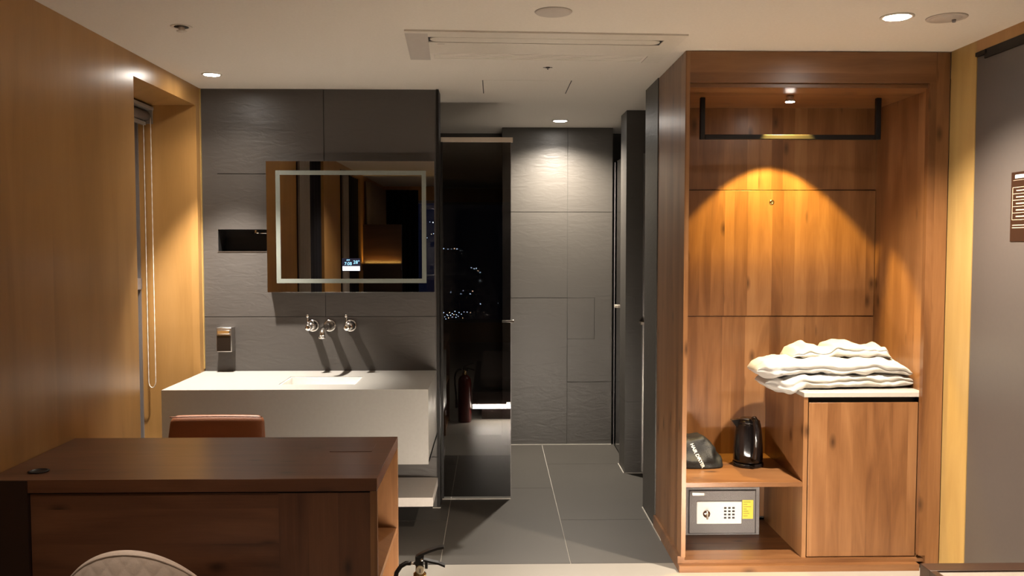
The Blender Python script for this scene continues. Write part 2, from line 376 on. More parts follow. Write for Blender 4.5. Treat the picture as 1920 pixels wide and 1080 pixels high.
tile_y(mb, -1.62, -0.314, 0.29, 1.09, Y); tile_y(mb, -1.62, -0.314, 0.0, 0.29, Y)
struct(mb.build('wall_vanity', ['slate', 'grout_dark', 'dark']))
# niche lining and its pale edge strip
mb = MB()
mb.box(-1.536, -1.15, 4.864, 4.984, 1.454, 1.457, 0); mb.box(-1.536, -1.15, 4.864, 4.984, 1.576, 1.579, 0)
mb.box(-1.536, -1.533, 4.864, 4.984, 1.457, 1.576, 0)
mb.box(-1.538, -1.15, 4.858, 4.864, 1.4515, 1.4555, 1)
struct(mb.build('trim_2', ['dark', 'steel']))
# made-up chrome bar standing in for a glint at the niche top
glint = MB(); glint.cyl((-1.36, 4.92, 1.560), (-1.24, 4.92, 1.560), 0.005); glint.lathe([(0.012, 0), (0.012, 0.008), (0.006, 0.018), (0, 0.02)], (-1.325, 4.905, 1.556), 'Z'); glint.box(-1.345, -1.335, 4.915, 4.925, 1.56, 1.576)
tag(glint.build('glint_bar', ['chrome'], None, (-1.30, 4.92, 1.576)), 'made-up chrome bar standing in for a glint under the top of the black niche left of the mirror', 'glint piece')
# end cap of the tiled wall
mb = MB(); mb.box(-0.312, -0.303, 4.852, 5.012, 0, CEIL, 0); mb.box(-0.318, -0.303, 4.850, 4.859, 0, CEIL, 0)
struct(mb.build('trim_3', ['black_metal']))
# pale silicone lines along the floor
mb = MB()
mb.box(-0.345, -0.300, 4.846, 4.853, 0.0, 0.004, 0); mb.box(0.10, 0.88, 6.386, 6.394, 0.0, 0.004, 0)
mb.box(-0.30, 0.10, 5.012, 5.018, 0.0, 0.004, 0)
mb.box(0.842, 0.848, 4.28, 4.83, 0.0, 0.005, 0); mb.box(0.848, 0.854, 5.57, 5.82, 0.0, 0.004, 0); mb.box(0.86, 0.985, 5.570, 5.576, 0, 0.004, 0)
struct(mb.build('trim_4', ['grout_light']))
# --- corridor end wall
mb = MB(); Y = 6.394
mb.box(0.071, 0.878, Y + 0.004, 6.74, 0, CEIL, 1)
mb.box(0.067, 0.071, Y + 0.002, 6.74, 0, CEIL, 0); mb.box(0.878, 0.882, Y + 0.002, 6.74, 0, CEIL, 0)
zs = [0, 0.472, 1.101, 1.735, CEIL]
for z0, z1 in ((1.735, CEIL), (1.101, 1.735)): tile_y(mb, 0.067, 0.549, z0, z1, Y)
tile_y(mb, 0.067, 0.549, 0.0, 1.101, Y)
tile_y(mb, 0.549, 0.882, 1.735, CEIL, Y)
tile_y(mb, 0.549, 0.752, 0.793, 1.101, Y)
mb.box(0.549 + g, 0.882 - g, Y, Y + 0.012, 1.101, 1.735 - g, 0)
mb.box(0.752 + g * .5, 0.882 - g, Y, Y + 0.012, 0.793, 1.101, 0)
mb.box(0.549 + g, 0.882 - g, Y, Y + 0.012, 0.472 + g, 0.793, 0)
tile_y(mb, 0.549, 0.882, 0.0, 0.472, Y)
struct(mb.build('wall_back', ['slate_far', 'grout_dark']))
mb = MB(); mb.box(-1.62, 0.067, 6.74, 6.80, 0, CEIL, 0); mb.box(0.882, 2.9, 6.74, 6.80, 0, CEIL, 0)
mb.box(-1.68, -1.62, 4.86, 6.80, 0, CEIL, 0)
struct(mb.build('wall_shower', ['slate_far']))
# --- right corridor wall: short tiled piece beside the wardrobe, pier, rooms behind glass
mb = MB()
mb.box(0.853, 0.95, 4.498, 4.86, 0, CEIL, 0)
mb.box(0.95, 2.84, 4.498, 4.56, 0, CEIL, 0)
mb.box(2.78, 2.84, 4.56, 6.74, 0, CEIL, 0)
struct(mb.build('wall_right', ['slate_far']))
mb = MB()
mb.box(0.860, 2.78, 5.576, 5.81, 0, CEIL, 1)
mb.box(0.857, 0.861, 5.574, 5.812, 0, 0.47, 0); mb.box(0.857, 0.861, 5.574, 5.812, 0.473, CEIL, 0)
mb.box(0.859, 1.5, 5.573, 5.577, 0, 0.4685, 0); mb.box(0.859, 1.5, 5.573, 5.577, 0.4715, CEIL, 0)
struct(mb.build('wall_partition', ['slate_far', 'grout_dark']))
# --- right wall of the room, door opening and door
mb = MB()
mb.box(2.05, 2.20, 3.6635, 3.868, 0, CEIL, 0)                      # jamb
mb.box(2.05, 2.20, 2.50, 3.665, 2.305, CEIL, 1)                   # header
struct(mb.build('trim_5', ['jamb', 'oak']))
mb = MB(); mb.box(2.05, 2.20, -3.2, 2.50, 0, CEIL, 0); mb.box(2.16, 2.20, 2.5, 3.67, 0, CEIL, 0)
struct(mb.build('wall_right', ['oak']))
mb = MB(); mb.box(-1.9, 2.2, -3.30, -3.2, 0, 0.30, 0); mb.box(-1.9, 2.2, -3.30, -3.2, 2.15, CEIL, 0)
mb.box(-1.9, -1.15, -3.30, -3.2, 0.3, 2.15, 0); mb.box(0.5, 2.2, -3.30, -3.2, 0.3, 2.15, 0)
struct(mb.build('wall_front', ['oak']))
door = thing('door_1', 'x', 'x', (2.1, 3.1, 0)); del door['label']; del door['category']; struct(door)
mb = MB(); mb.box(2.052, 2.092, 2.62, 3.662, 0.01, 2.285, 0, 0.002); mb.build('door_leaf', ['door'], door)
mb = MB(); mb.box(2.075, 2.15, 2.55, 3.665, 2.287, 2.306, 0); mb.box(2.046, 2.0515, 2.55, 3.60, 2.268, 2.306, 0)
mb.box(2.040, 2.09, 3.585, 3.66, 2.286, 2.304, 0, 0.003)
mb.build('door_track', ['black_metal'], door)
# window_2 behind the camera with the night city, windows beside the bed
win2 = thing('window_2', 'x', 'x', (0, -3.25, 0.3)); del win2['label']; del win2['category']; struct(win2)
mb = MB(); mb.box(-1.15, 0.5, -3.262, -3.254, 0.3, 2.15, 0); mb.build('pane', ['window_glass'], win2)
mb = MB()
for x0, x1 in ((-1.15, -1.11), (0.46, 0.5)): mb.box(x0, x1, -3.29, -3.22, 0.3, 2.15, 0)
for z0, z1 in ((0.3, 0.34), (2.11, 2.15)): mb.box(-1.15, 0.5, -3.29, -3.22, z0, z1, 0)
mb.build('window_frame', ['frame_grey'], win2)
for i, (y0, y1) in enumerate(((1.27, 2.42), (-1.0, 0.38))):
    wn = thing('window_%d' % (3 + i), 'x', 'x', (-1.84, (y0 + y1) / 2, 0)); del wn['label']; del wn['category']; struct(wn)
    mb = MB(); mb.box(-1.846, -1.838, y0, y1, 0.0, 2.30, 0); mb.build('pane', ['window_glass'], wn)
    mb = MB()
    for a, c in ((y0, y0 + 0.04), (y1 - 0.04, y1)): mb.box(-1.87, -1.81, a, c, 0, 2.3, 0)
    mb.box(-1.87, -1.81, y0, y1, 2.26, 2.3, 0); mb.build('window_frame', ['frame_grey'], wn)

# ================================================================== CEILING FITTINGS
def downlight(x, y, r, label):
    t_ = thing('ceiling_downlight', label, 'ceiling light', (x, y, CEIL), 'round downlights of the ceiling')
    MB().lathe([(r, -0.002), (r, 0.0), (r * 1.32, 0.0), (r * 1.32, -0.003), (r * 1.2, -0.006), (r, -0.002)], (x, y, CEIL - 0.0005), seg=40).build('trim_ring', ['white_plastic'], t_)
    MB().lathe([(0, -0.0045), (r * 0.98, -0.0045), (r * 0.98, -0.001), (0, -0.001)], (x, y, CEIL - 0.0005), seg=40).build('lamp_disc', ['lamp_on'], t_)
downlight(*DL['vanity'], 0.038, 'lit round downlight over the wash stand near the left wall')
downlight(*DL['wardrobe'], 0.047, 'lit round downlight in the ceiling in front of the wardrobe, largest in view')
downlight(*DL['corridor'], 0.045, 'lit round downlight far down the corridor over the end wall')
t_ = thing('ceiling_speaker', 'flat blank round cover in the ceiling above the air conditioner', 'ceiling speaker', (0.224, 3.246, CEIL))
MB().lathe([(0, -0.006), (0.055, -0.006), (0.066, -0.004), (0.070, 0), (0, 0)], (0.224, 3.246, CEIL - 0.0005), seg=48).build('grille', ['grey_plastic'], t_)
t_ = thing('ceiling_detector', 'round unlit ceiling disc with a tiny sensor, right of the bright downlight', 'detector', (1.725, 3.296, CEIL))
MB().lathe([(0, -0.006), (0.05, -0.006), (0.052, -0.003), (0.060, -0.004), (0.072, -0.003), (0.074, 0), (0, 0)], (1.725, 3.296, CEIL - 0.0005), seg=48).build('cover', ['grey_plastic'], t_)
MB().lathe([(0, -0.012), (0.006, -0.011), (0.008, 0), (0, 0)], (1.755, 3.30, CEIL - 0.006), seg=20).build('sensor_eye', ['frame_grey'], t_)
t_ = thing('fire_sprinkler', 'small recessed sprinkler head in the ceiling at upper left', 'sprinkler', (-1.234, 3.496, CEIL))
MB().lathe([(0.020, -0.001), (0.030, -0.001), (0.040, -0.002), (0.042, 0), (0.020, 0)], (-1.234, 3.496, CEIL - 0.0005), seg=40).build('cover_plate', ['white_plastic'], t_)
MB().lathe([(0.0, 0.0), (0.028, 0), (0.028, -0.002), (0.0, -0.002)], (-1.234, 3.496, CEIL - 0.0007), seg=40).build('cup', ['dark'], t_)
MB().lathe([(0.0, 0.0), (0.012, 0), (0.012, -0.014), (0.020, -0.017), (0.020, -0.020), (0, -0.020)], (-1.229, 3.486, CEIL - 0.002), seg=20).build('head', ['white_plastic'], t_)
t_ = thing('fire_sprinkler', 'tiny dark sprinkler in the ceiling between the air conditioner and the hatch', 'sprinkler', (0.266, 4.244, CEIL))
MB().lathe([(0, 0), (0.012, 0), (0.011, -0.003), (0, -0.004)], (0.266, 4.244, CEIL - 0.0005), seg=24).build('deflector', ['dark'], t_)
mb = MB()
for sx in (-1, 1): mb.box(0.266 + sx * 0.012 - 0.01, 0.266 + sx * 0.012 + 0.01, 4.242, 4.247, CEIL - 0.003, CEIL - 0.0006)
mb.cyl((0.266, 4.244, CEIL - 0.012), (0.266, 4.244, CEIL), 0.0035); mb.build('head', ['frame_grey'], t_)
# access hatch
t_ = thing('ceiling_hatch', 'flush painted ceiling hatch with hairline side joints before the corridor', 'ceiling hatch', (0.18, 4.75, CEIL))
MB().box(-0.051, 0.410, 4.58, 4.96, CEIL - 0.0012, CEIL - 0.0005).build('panel', ['ceiling'], t_)
for x in (-0.0545, 0.4115): MB().box(x - 0.002, x + 0.002, 4.58, 4.96, CEIL - 0.003, CEIL - 0.0004).build('joint', ['dark'], t_)
# air conditioner, one-way cassette
ac = thing('air_conditioner', 'long flush white air conditioning panel in the ceiling with a slim louvre', 'air conditioner', (0.21, 3.815, CEIL))
a_ = math.radians(2.6); ca, sa = math.cos(a_), math.sin(a_)
def acP(u, v, z): return Vector((0.21 + u * ca - v * sa, 3.815 + u * sa + v * ca, CEIL + z))
def acbox(mb, u0, u1, v0, v1, z0, z1, mi=0):
    n = len(mb.bm.verts); mb.box(u0, u1, v0, v1, z0, z1, mi); mb.bm.verts.ensure_lookup_table()
    for v in mb.bm.verts[n:]: v.co = acP(v.co.x, v.co.y, v.co.z)
mb = MB()
acbox(mb, -0.580, 0.580, -0.268, -0.235, -0.007, -0.0005); acbox(mb, -0.580, -0.487, -0.235, 0.268, -0.007, -0.0005, 2); acbox(mb, 0.500, 0.580, -0.235, 0.268, -0.007, -0.0005)
acbox(mb, -0.487, 0.500, -0.235, -0.178, -0.007, -0.0005); acbox(mb, -0.487, 0.500, -0.085, 0.120, -0.007, -0.0005)
acbox(mb, -0.487, 0.500, -0.178, -0.085, -0.003, -0.0005, 1)
mb.build('panel', ['white_plastic', 'dark', 'grey_plastic'], ac)
# louvre blade with rounded ends
mb = MB(); R_ = 0.0395; cy = -0.1355; pts = []
for i in range(13): a = -math.pi / 2 + math.pi * i / 12; pts.append((0.452 + R_ * math.cos(a), cy + R_ * math.sin(a)))
for i in range(13): a = math.pi / 2 + math.pi * i / 12; pts.append((-0.440 + R_ * math.cos(a), cy + R_ * math.sin(a)))
mb.prism(pts, 'Z', -0.0072, -0.003)
for v in mb.bm.verts: v.co = acP(v.co.x, v.co.y, v.co.z)
mb.build('louvre', ['white_plastic'], ac)
mb = MB(); acbox(mb, -0.487, 0.500, 0.120, 0.268, -0.004, -0.0005)
for k in range(5): acbox(mb, -0.470, 0.485, 0.137 + k * 0.025, 0.141 + k * 0.025, -0.0055, -0.004)
mb.build('intake_grille', ['ceiling'], ac)
mb = MB(); acbox(mb, -0.45, -0.42, -0.064, -0.054, -0.0078, -0.0068); mb.build('indicator', ['grey_plastic'], ac)

# ================================================================== WASH STAND
vs = thing('wash_stand', 'wall hung grey wash stand with a white rectangular basin', 'wash stand', (-0.97, 4.55, 0.413))
mb = MB()
x0, x1, y0, y1 = -1.618, -0.320, 4.215, 4.856; bx0, bx1, by0, by1 = -1.090, -0.700, 4.375, 4.64
zt = 0.785; zb = 0.413
# top ring round the basin + apron
mb.box(x0, bx0, y0, y1, 0.745, zt, 0); mb.box(bx1, x1, y0, y1, 0.745, zt, 0)
mb.box(bx0, bx1, y0, by0, 0.745, zt, 0); mb.box(bx0, bx1, by1, y1, 0.745, zt, 0)
mb.box(x0, x1, y0, y0 + 0.02, zb, 0.745, 0); mb.box(x1 - 0.02, x1, y0 + 0.02, y1, zb, 0.745, 0)
mb.box(x0, x1, y0 + 0.02, y1, zb, zb + 0.02, 0)
mb.build('counter_body', ['solid'], vs)
mb = MB(); t0 = 0.008; zi = 0.66
mb.box(bx0, bx0 + t0, by0, by1, zi, zt - 0.004); mb.box(bx1 - t0, bx1, by0, by1, zi, zt - 0.004)
mb.box(bx0 + t0, bx1 - t0, by0, by0 + t0, zi, zt - 0.004); mb.box(bx0 + t0, bx1 - t0, by1 - t0, by1, zi, zt - 0.004)
mb.box(bx0, bx1, by0, by1, zi - 0.01, zi)
bs = mb.build('basin', ['ceramic'], vs)
MB().lathe([(0, 0), (0.024, 0), (0.022, 0.004), (0, 0.005)], (-0.895, 4.51, zi), seg=24).build('drain', ['chrome'], bs)
tag(MB().box(-1.618, -0.316, 4.457, 4.856, 0.127, 0.175, 0, 0.002).build('wall_shelf', ['shelf_white'], None, (-0.97, 4.65, 0.127)),
    'thick pale low shelf on the wall beneath the wash stand', 'shelf')
# wall faucet: spout and two lever handles
fc = thing('wall_faucet', 'chrome wall mounted faucet set of spout and two lever handles above the basin', 'faucet', (-0.92, 4.86, 1.04))
def ring(x, name, r):
    MB().lathe([(0, 0), (r, 0), (r + 0.002, 0.004), (r - 0.002, 0.010), (r * 0.78, 0.011), (r * 0.70, 0.006), (r * 0.40, 0.006), (0, 0.008)], (x, 4.8595, 1.040), seg=36,
               rot=Matrix.Rotation(math.pi / 2, 3, 'X')).build(name, ['chrome'], fc)
for x in (-1.012, -0.918, -0.802): ring(x, 'escutcheon', 0.034)
for x in (-1.012, -0.802):
    mb = MB(); mb.cyl((x, 4.858, 1.040), (x, 4.80, 1.040), 0.023, 0.020, 28); mb.cyl((x, 4.80, 1.040), (x, 4.745, 1.040), 0.013); mb.lathe([(0.011, 0), (0.017, 0.004), (0.018, 0.022), (0.014, 0.028), (0, 0.029)], (x, 4.748, 1.040), seg=24, rot=Matrix.Rotation(math.pi / 2, 3, 'X'))
    h = mb.build('handle', ['chrome'], fc)
    mb = MB(); mb.cyl((x, 4.735, 1.050), (x - 0.002, 4.728, 1.098), 0.0045, 0.0035)
    mb.lathe([(0, -0.009), (0.006, -0.007), (0.009, 0), (0.006, 0.007), (0, 0.009)], (x - 0.002, 4.728, 1.104), seg=20)
    mb.build('lever', ['chrome'], h)
mb = MB(); pts = [(-0.918, 4.858, 1.04), (-0.918, 4.74, 1.04), (-0.918, 4.68, 1.038), (-0.918, 4.655, 1.030), (-0.918, 4.640, 1.015), (-0.918, 4.636, 0.998)]
mb.tube(pts, [0.019, 0.017, 0.015, 0.014, 0.014, 0.014], 18); mb.lathe([(0.0, 0), (0.013, 0), (0.020, 0.002), (0.021, 0.006), (0.014, 0.012)], (-0.918, 4.636, 0.990), seg=24)
mb.build('spout', ['chrome'], fc)
# soap dispenser
sd = thing('soap_dispenser', 'chrome box soap dispenser on the tiled wall left of the faucet', 'soap dispenser', (-1.487, 4.86, 0.90))
MB().box(-1.531, -1.447, 4.790, 4.8595, 0.900, 1.036, 0, 0.004).build('housing', ['steel'], sd)
MB().box(-1.527, -1.452, 4.786, 4.791, 0.905, 0.992, 0, 0.001).build('front_plate', ['blackplastic'], sd)
MB().box(-1.524, -1.455, 4.780, 4.791, 1.000, 1.022, 0, 0.003).build('push_lever', ['chrome'], sd)
# mirror
mr = thing('wall_mirror', 'large frameless mirror box with a frosted band over the wash stand', 'mirror', (-0.786, 4.80, 1.23))
MB().box(-1.245, -0.329, 4.806, 4.858, 1.234, 1.950, 0).build('backing', ['dark'], mr)
MB().box(-1.249, -0.325, 4.800, 4.806, 1.230, 1.953, 0, 0.0008, 1).build('mirror_glass', ['mirror'], mr)
mb = MB(); fx0, fx1, fz0, fz1, bw = -1.197, -0.371, 1.281, 1.901, 0.024
for q in ((fx0, fx1, fz1 - bw, fz1), (fx0, fx1, fz0, fz0 + bw), (fx0, fx0 + bw, fz0 + bw, fz1 - bw), (fx1 - bw, fx1, fz0 + bw, fz1 - bw)):
    mb.box(q[0], q[1], 4.7988, 4.8, q[2], q[3])
mb.build('frosted_band', ['frost'], mr)
dsp = MB().box(-0.836, -0.736, 4.7990, 4.8, 1.347, 1.418).build('display', ['display_bg'], mr)
MB().box(-0.833, -0.739, 4.7982, 4.7990, 1.351, 1.374, 0).build('light_bar', ['display_white'], dsp)
text('digits', '7:08', 'display_cyan', dsp, FACE_Y, (-0.803, 4.7985, 1.388), 0.024, 0.0004)
text('digits', 'AM', 'display_cyan', dsp, FACE_Y, (-0.803, 4.7985, 1.408), 0.013, 0.0004)
text('digits', '28°', 'display_cyan', dsp, FACE_Y, (-0.757, 4.7985, 1.396), 0.026, 0.0004)

# ================================================================== SHOWER SCREENS
gp = thing('glass_door', 'tall dark smoked glass shower door with a pale header rail', 'glass door', (-0.1, 5.03, 0))
MB().box(-0.296, 0.101, 5.026, 5.034, 0.012, 2.085).build('pane', ['smoked'], gp)
MB().box(-0.302, 0.113, 5.018, 5.042, 2.084, 2.112, 0, 0.001).build('header_rail', ['bronze'], gp)
MB().box(-0.3025, -0.292, 5.016, 5.044, 0.0, 2.084).build('side_profile', ['black_metal'], gp)
MB().box(0.100, 0.1025, 5.027, 5.033, 0.012, 2.084).build('edge_profile', ['frame_grey'], gp)
MB().box(0.050, 0.120, 5.019, 5.041, 1.040, 1.055, 0, 0.002).build('hinge', ['chrome'], gp)
MB().box(0.075, 0.100, 5.012, 5.026, 0.54, 0.575, 0, 0.002).build('handle', ['steel'], gp)
gp = thing('glass_door', 'narrow smoked glass door edge beside the front tiled pier', 'glass door', (0.975, 5.2, 0))
MB().box(0.972, 0.980, 4.87, 5.566, 0.012, 2.080).build('pane', ['smoked'], gp)
MB().box(0.966, 0.974, 5.560, 5.5725, 0.012, 2.080).build('edge_profile', ['steel'], gp)
MB().box(0.945, 1.00, 5.49, 5.572, 0.982, 1.000, 0, 0.002).build('hinge', ['bronze'], gp)
gp = thing('glass_door', 'smoked glass door in the gap between the end wall and the tiled pier', 'glass door', (0.9, 6.1, 0))
MB().box(0.898, 0.906, 5.83, 6.39, 0.012, 2.10).build('pane', ['smoked'], gp)
MB().box(0.878, 0.915, 6.19, 6.26, 1.040, 1.060, 0, 0.002).build('hinge', ['bronze'], gp)
MB().box(0.896, 0.899, 6.375, 6.392, 0.0, 2.10).build('edge_profile', ['frame_grey'], gp)

# ================================================================== ROLLER BLIND in the recess
rb = thing('roller_blind', 'rolled up grey blind with a long bead chain in the window recess', 'blind', (-1.88, 4.38, 2.24))
mb = MB(); mb.box(-1.930, -1.845, 3.972, 4.780, 2.222, 2.240, 0, 0.002); mb.box(-1.932, -1.915, 3.972, 4.780, 2.165, 2.224, 0); mb.box(-1.930, -1.850, 4.766, 4.780, 2.150, 2.240, 0)
mb.build('cassette', ['blind_grey'], rb)
mb = MB(); mb.cyl((-1.885, 3.98, 2.190), (-1.885, 4.765, 2.190), 0.026, seg=24); mb.build('roll', ['blind_fabric'], rb)
mb = MB(); mb.box(-1.900, -1.882, 3.98, 4.765, 2.140, 2.160, 0, 0.002); mb.build('bottom_bar', ['blind_grey'], rb)
mb = MB(); pts = []; yb = 4.750; xa, xb = -1.890, -1.852; 
for i in range(60): pts.append((xa, yb, 2.18 - i * (2.18 - 0.745) / 59))
for i in range(1, 10):
    a = math.pi * i / 10; pts.append(((xa + xb) / 2 - (xb - xa) / 2 * math.cos(a), yb, 0.745 - 0.035 * math.sin(a)))
for i in range(60): pts.append((xb, yb, 0.745 + i * (2.18 - 0.745) / 59))
mb.tube(pts, [0.0028 if i % 2 else 0.0018 for i in range(len(pts))], 6)
mb.build('bead_chain', ['white_plastic'], rb)

# ================================================================== WARDROBE
WX0, WX1, WY0, WY1 = 0.857, 2.048, 3.870, 4.492
wd = thing('wardrobe', 'tall open wardrobe niche of knotty brown wood with a deep frame', 'wardrobe', (1.45, 4.18, 0))
MB().box(WX0, WX0 + 0.020, WY0, WY1, 0.064, CEIL - 0.002).build('side_panel', ['wood_v'], wd)
MB().box(1.985, WX1, WY0, WY1, 0.0, CEIL - 0.002).build('side_panel', ['wood_v'], wd)
MB().box(WX0 + 0.02, 1.985, WY0 - 0.001, WY0 + 0.03, 2.215, CEIL - 0.002).build('top_rail', ['wood_h'], wd)
MB().box(WX0 + 0.02, 1.985, WY0 + 0.015, WY1, 2.196, 2.214).build('top_board', ['wood_h'], wd)
MB().box(1.955, 1.985, WY0 - 0.0005, WY0 + 0.03, 0.064, 2.215).build('stile', ['wood_v'], wd)
mb = MB()
mb.box(0.877, 1.985, 4.462, 4.478, 1.777, 2.196); mb.build('back_panel', ['wood_v'], wd)
mb = MB(); mb.box(0.877, 1.985, 4.462, 4.478, 0.064, 1.120); mb.build('back_panel', ['wood_v'], wd)
fp = MB().box(0.877, 1.982, 4.455, 4.478, 1.1235, 1.7735, 0, 0.001).build('removable_panel', ['wood_v'], wd)
MB().lathe([(0.006, 0), (0.013, 0), (0.013, 0.002), (0.008, 0.004), (0.006, 0.002)], (1.440, 4.455, 1.713), seg=24, rot=Matrix.Rotation(math.pi / 2, 3, 'X')).build('cable_grommet', ['brass'], fp)
MB().box(0.877, 1.424, 3.905, 4.462, 0.378, 0.400, 0, 0.001).build('shelf', ['wood_h'], wd)
MB().box(0.877, 1.985, 3.885, 4.462, 0.030, 0.046).build('bottom_board', ['wood_h'], wd)
MB().box(0.845, 1.950, 3.850, 3.885, 0.0, 0.0300).build('plinth', ['wood_h'], wd)
MB().box(0.845, 0.877, 3.885, WY1, 0.0, 0.064).build('plinth', ['wood_h'], wd)
# base cabinet within
bc = thing('base_cabinet', 'wooden base cabinet with a cream top inside the wardrobe, right side', 'cabinet', (1.69, 4.2, 0.046))
MB().box(1.4245, 1.444, 3.905, 4.460, 0.046, 0.794).build('side_panel', ['wood_v'], bc)
MB().box(1.449, 1.9545, 3.905, 3.925, 0.050, 0.768, 0, 0.001).build('door', ['wood_v'], bc)
MB().box(1.444, 1.953, 3.935, 4.455, 0.7, 0.793).build('handle_recess', ['dark'], bc)
MB().box(1.4235, 1.984, 3.900, 4.4545, 0.794, 0.815, 0, 0.001).build('countertop', ['stone'], bc)
# clothes rail
mb = MB(); r_ = 0.0125
mb.box(0.990, 1.013, 4.140, 4.163, 1.997, 2.1955, 0, 0.003); mb.box(1.838, 1.862, 4.140, 4.163, 1.997, 2.1955, 0, 0.003); mb.box(1.013, 1.838, 4.140, 4.163, 1.997, 2.020, 0, 0.003)
tag(mb.build('clothes_rail', ['black_metal'], None, (1.43, 4.15, 2.1955)), 'black square clothes rail hanging from the wardrobe top', 'clothes rail')
ws = thing('wardrobe_spotlight', 'small lit spotlight with a short housing under the wardrobe top', 'spotlight', (1.405, 4.10, 2.1955))
MB().lathe([(0.017, 0), (0.020, -0.012), (0.024, -0.026), (0.022, -0.027), (0.0, -0.020)], (1.405, 4.10, 2.1955), seg=28).build('housing', ['chrome'], ws)
MB().lathe([(0, -0.0285), (0.021, -0.0285), (0.021, -0.0272), (0, -0.0272)], (1.405, 4.10, 2.1955), seg=28).build('lamp_disc', ['lamp_on'], ws)

# ---- bathrobes: folded layers with rounded rolls
def robe(name, label, xs, cen_y, half_y, bot, top, lobes, seed, nx=170, nv=150, wr=0.013):
    """xs: (x0,x1); functions of s in 0..1 give the bottom and top height, half depth; the front edge shows fold rolls"""
    mb = MB()
    def fn(u, v):
        s = u; x = xs[0] + (xs[1] - xs[0]) * s
        zb_, zt_ = bot(s), top(s); end = min(1.0, (min(s, 1 - s) / 0.06)) ; e = max(0, 1 - (1 - end) ** 2.4) ** 0.5 * 0.94 + 0.06
        hz = (zt_ - zb_) / 2 * e; cz = (zt_ + zb_) / 2; hy = half_y(s) * (0.86 + 0.14 * e)
        a = 2 * math.pi * v; c, d = math.cos(a), math.sin(a)
        px = math.copysign(abs(c) ** 0.42, c); pz = math.copysign(abs(d) ** 0.62, d)
        y = cen_y(s) + px * hy; z = cz + pz * hz
        # grooves between fold layers, on the front and the back edge
        if abs(px) > 0.25:
            t2 = (pz * 0.5 + 0.5) * lobes + 0.25 * noise.noise(Vector((x * 5, seed, 0)))
            gr = abs(math.sin(math.pi * t2)) ** 0.45
            y -= math.copysign((1 - gr) * 0.014 * min(1, (abs(px) - 0.25) * 1.6), px)
        p = Vector((x, y, z)); q = Vector((x * 8 + seed, y * 9, z * 13 + x * 5))
        n1 = noise.noise(q); n2 = noise.noise(q * 2.3 + Vector((3, 1, 7))); ridge = 1 - abs(noise.noise(Vector((x * 11 + seed, y * 5, z * 24)))) * 2
        k = min(1, max(0.0, (z - 0.817) / 0.03)) if x > 1.42 else 1
        w3 = noise.noise(Vector((x * 19 + seed * 2 + z * 22, y * 8, z * 30 + 4)))
        n2 += 0.9 * (0.35 - abs(w3))
        p += Vector((n2 * 0.4, n1, (n1 * 0.8 + n2 * 0.5 + ridge * 0.55) * (0.35 + 0.65 * k))) * wr * e
        if p.x > 1.415: p.z = max(p.z, 0.8165)
        return p
    mb.grid(fn, nx, nv, wrap_v=True, caps=True)
    o = mb.build(name, ['cotton'], None, (sum(xs) / 2, 4.15, 0.816))
    return tag(o, label, 'bathrobe', 'white bathrobes folded on the cabinet')
def L_(pts):
    def f(s):
        for (a, va), (b_, vb) in zip(pts, pts[1:]):
            if s <= b_:
                t_ = (s - a) / (b_ - a); t_ = t_ * t_ * (3 - 2 * t_); return va + (vb - va) * t_
        return pts[-1][1]
    return f
robe('bathrobe', 'lowest folded white bathrobe, lying flat on the cream cabinet top', (1.285, 1.985),
     L_([(0, 4.12), (0.2, 4.13), (1, 4.16)]), L_([(0, 0.09), (0.15, 0.165), (1, 0.165)]),
     L_([(0, 0.815), (0.08, 0.792), (0.15, 0.776), (0.21, 0.800), (0.25, 0.814), (1, 0.816)]),
     L_([(0, 0.850), (0.1, 0.866), (0.2, 0.880), (0.6, 0.882), (0.85, 0.878), (1, 0.870)]), 2.0, 1.7, wr=0.013)
robe('bathrobe', 'middle folded white bathrobe of the stack, its rounded end jutting out to the left', (1.243, 1.975),
     L_([(0, 4.11), (0.3, 4.13), (1, 4.15)]), L_([(0, 0.09), (0.12, 0.155), (1, 0.165)]),
     L_([(0, 0.872), (0.08, 0.858), (0.18, 0.868), (0.3, 0.872), (0.8, 0.872), (0.93, 0.868), (1, 0.864)]),
     L_([(0, 0.915), (0.06, 0.935), (0.3, 0.948), (0.55, 0.948), (0.8, 0.946), (0.92, 0.936), (1, 0.905)]), 2.2, 5.3, wr=0.014)
robe('bathrobe', 'top white bathrobe of the stack, loosely crumpled with its collar up', (1.43, 1.915),
     L_([(0, 4.18), (1, 4.19)]), L_([(0, 0.10), (1, 0.12)]),
     L_([(0, 0.934), (0.5, 0.942), (1, 0.936)]),
     L_([(0, 0.965), (0.06, 0.985), (0.17, 0.998), (0.36, 0.975), (0.45, 1.012), (0.62, 1.012), (0.78, 0.996), (0.93, 0.998), (1, 0.96)]), 1.5, 9.1, wr=0.016)

# ---- kettle
kt = thing('electric_kettle', 'glossy black electric kettle on the wardrobe shelf', 'kettle', (1.255, 4.215, 0.400))
kx, ky = 1.262, 4.215
MB().lathe([(0, 0), (0.074, 0), (0.076, 0.006), (0.074, 0.018), (0, 0.018)], (kx, ky, 0.4005), seg=40).build('power_base', ['blackplastic'], kt)
MB().lathe([(0, 0.019), (0.070, 0.019), (0.072, 0.035), (0.071, 0.09), (0.066, 0.16), (0.060, 0.205), (0.058, 0.212), (0, 0.212)], (kx, ky, 0.4005), seg=48).build('body', ['blackplastic'], kt)
ld = MB().lathe([(0.0, 0.2125), (0.0575, 0.2125), (0.056, 0.224), (0.038, 0.236), (0, 0.239)], (kx, ky, 0.4005), seg=40).build('lid', ['blackplastic'], kt)
mb = MB(); mb.prism([(kx - 0.088, 0.628), (kx - 0.045, 0.634), (kx - 0.045, 0.590), (kx - 0.060, 0.590)], 'Y', ky - 0.016, ky + 0.016); mb.build('spout', ['blackplastic'], kt)
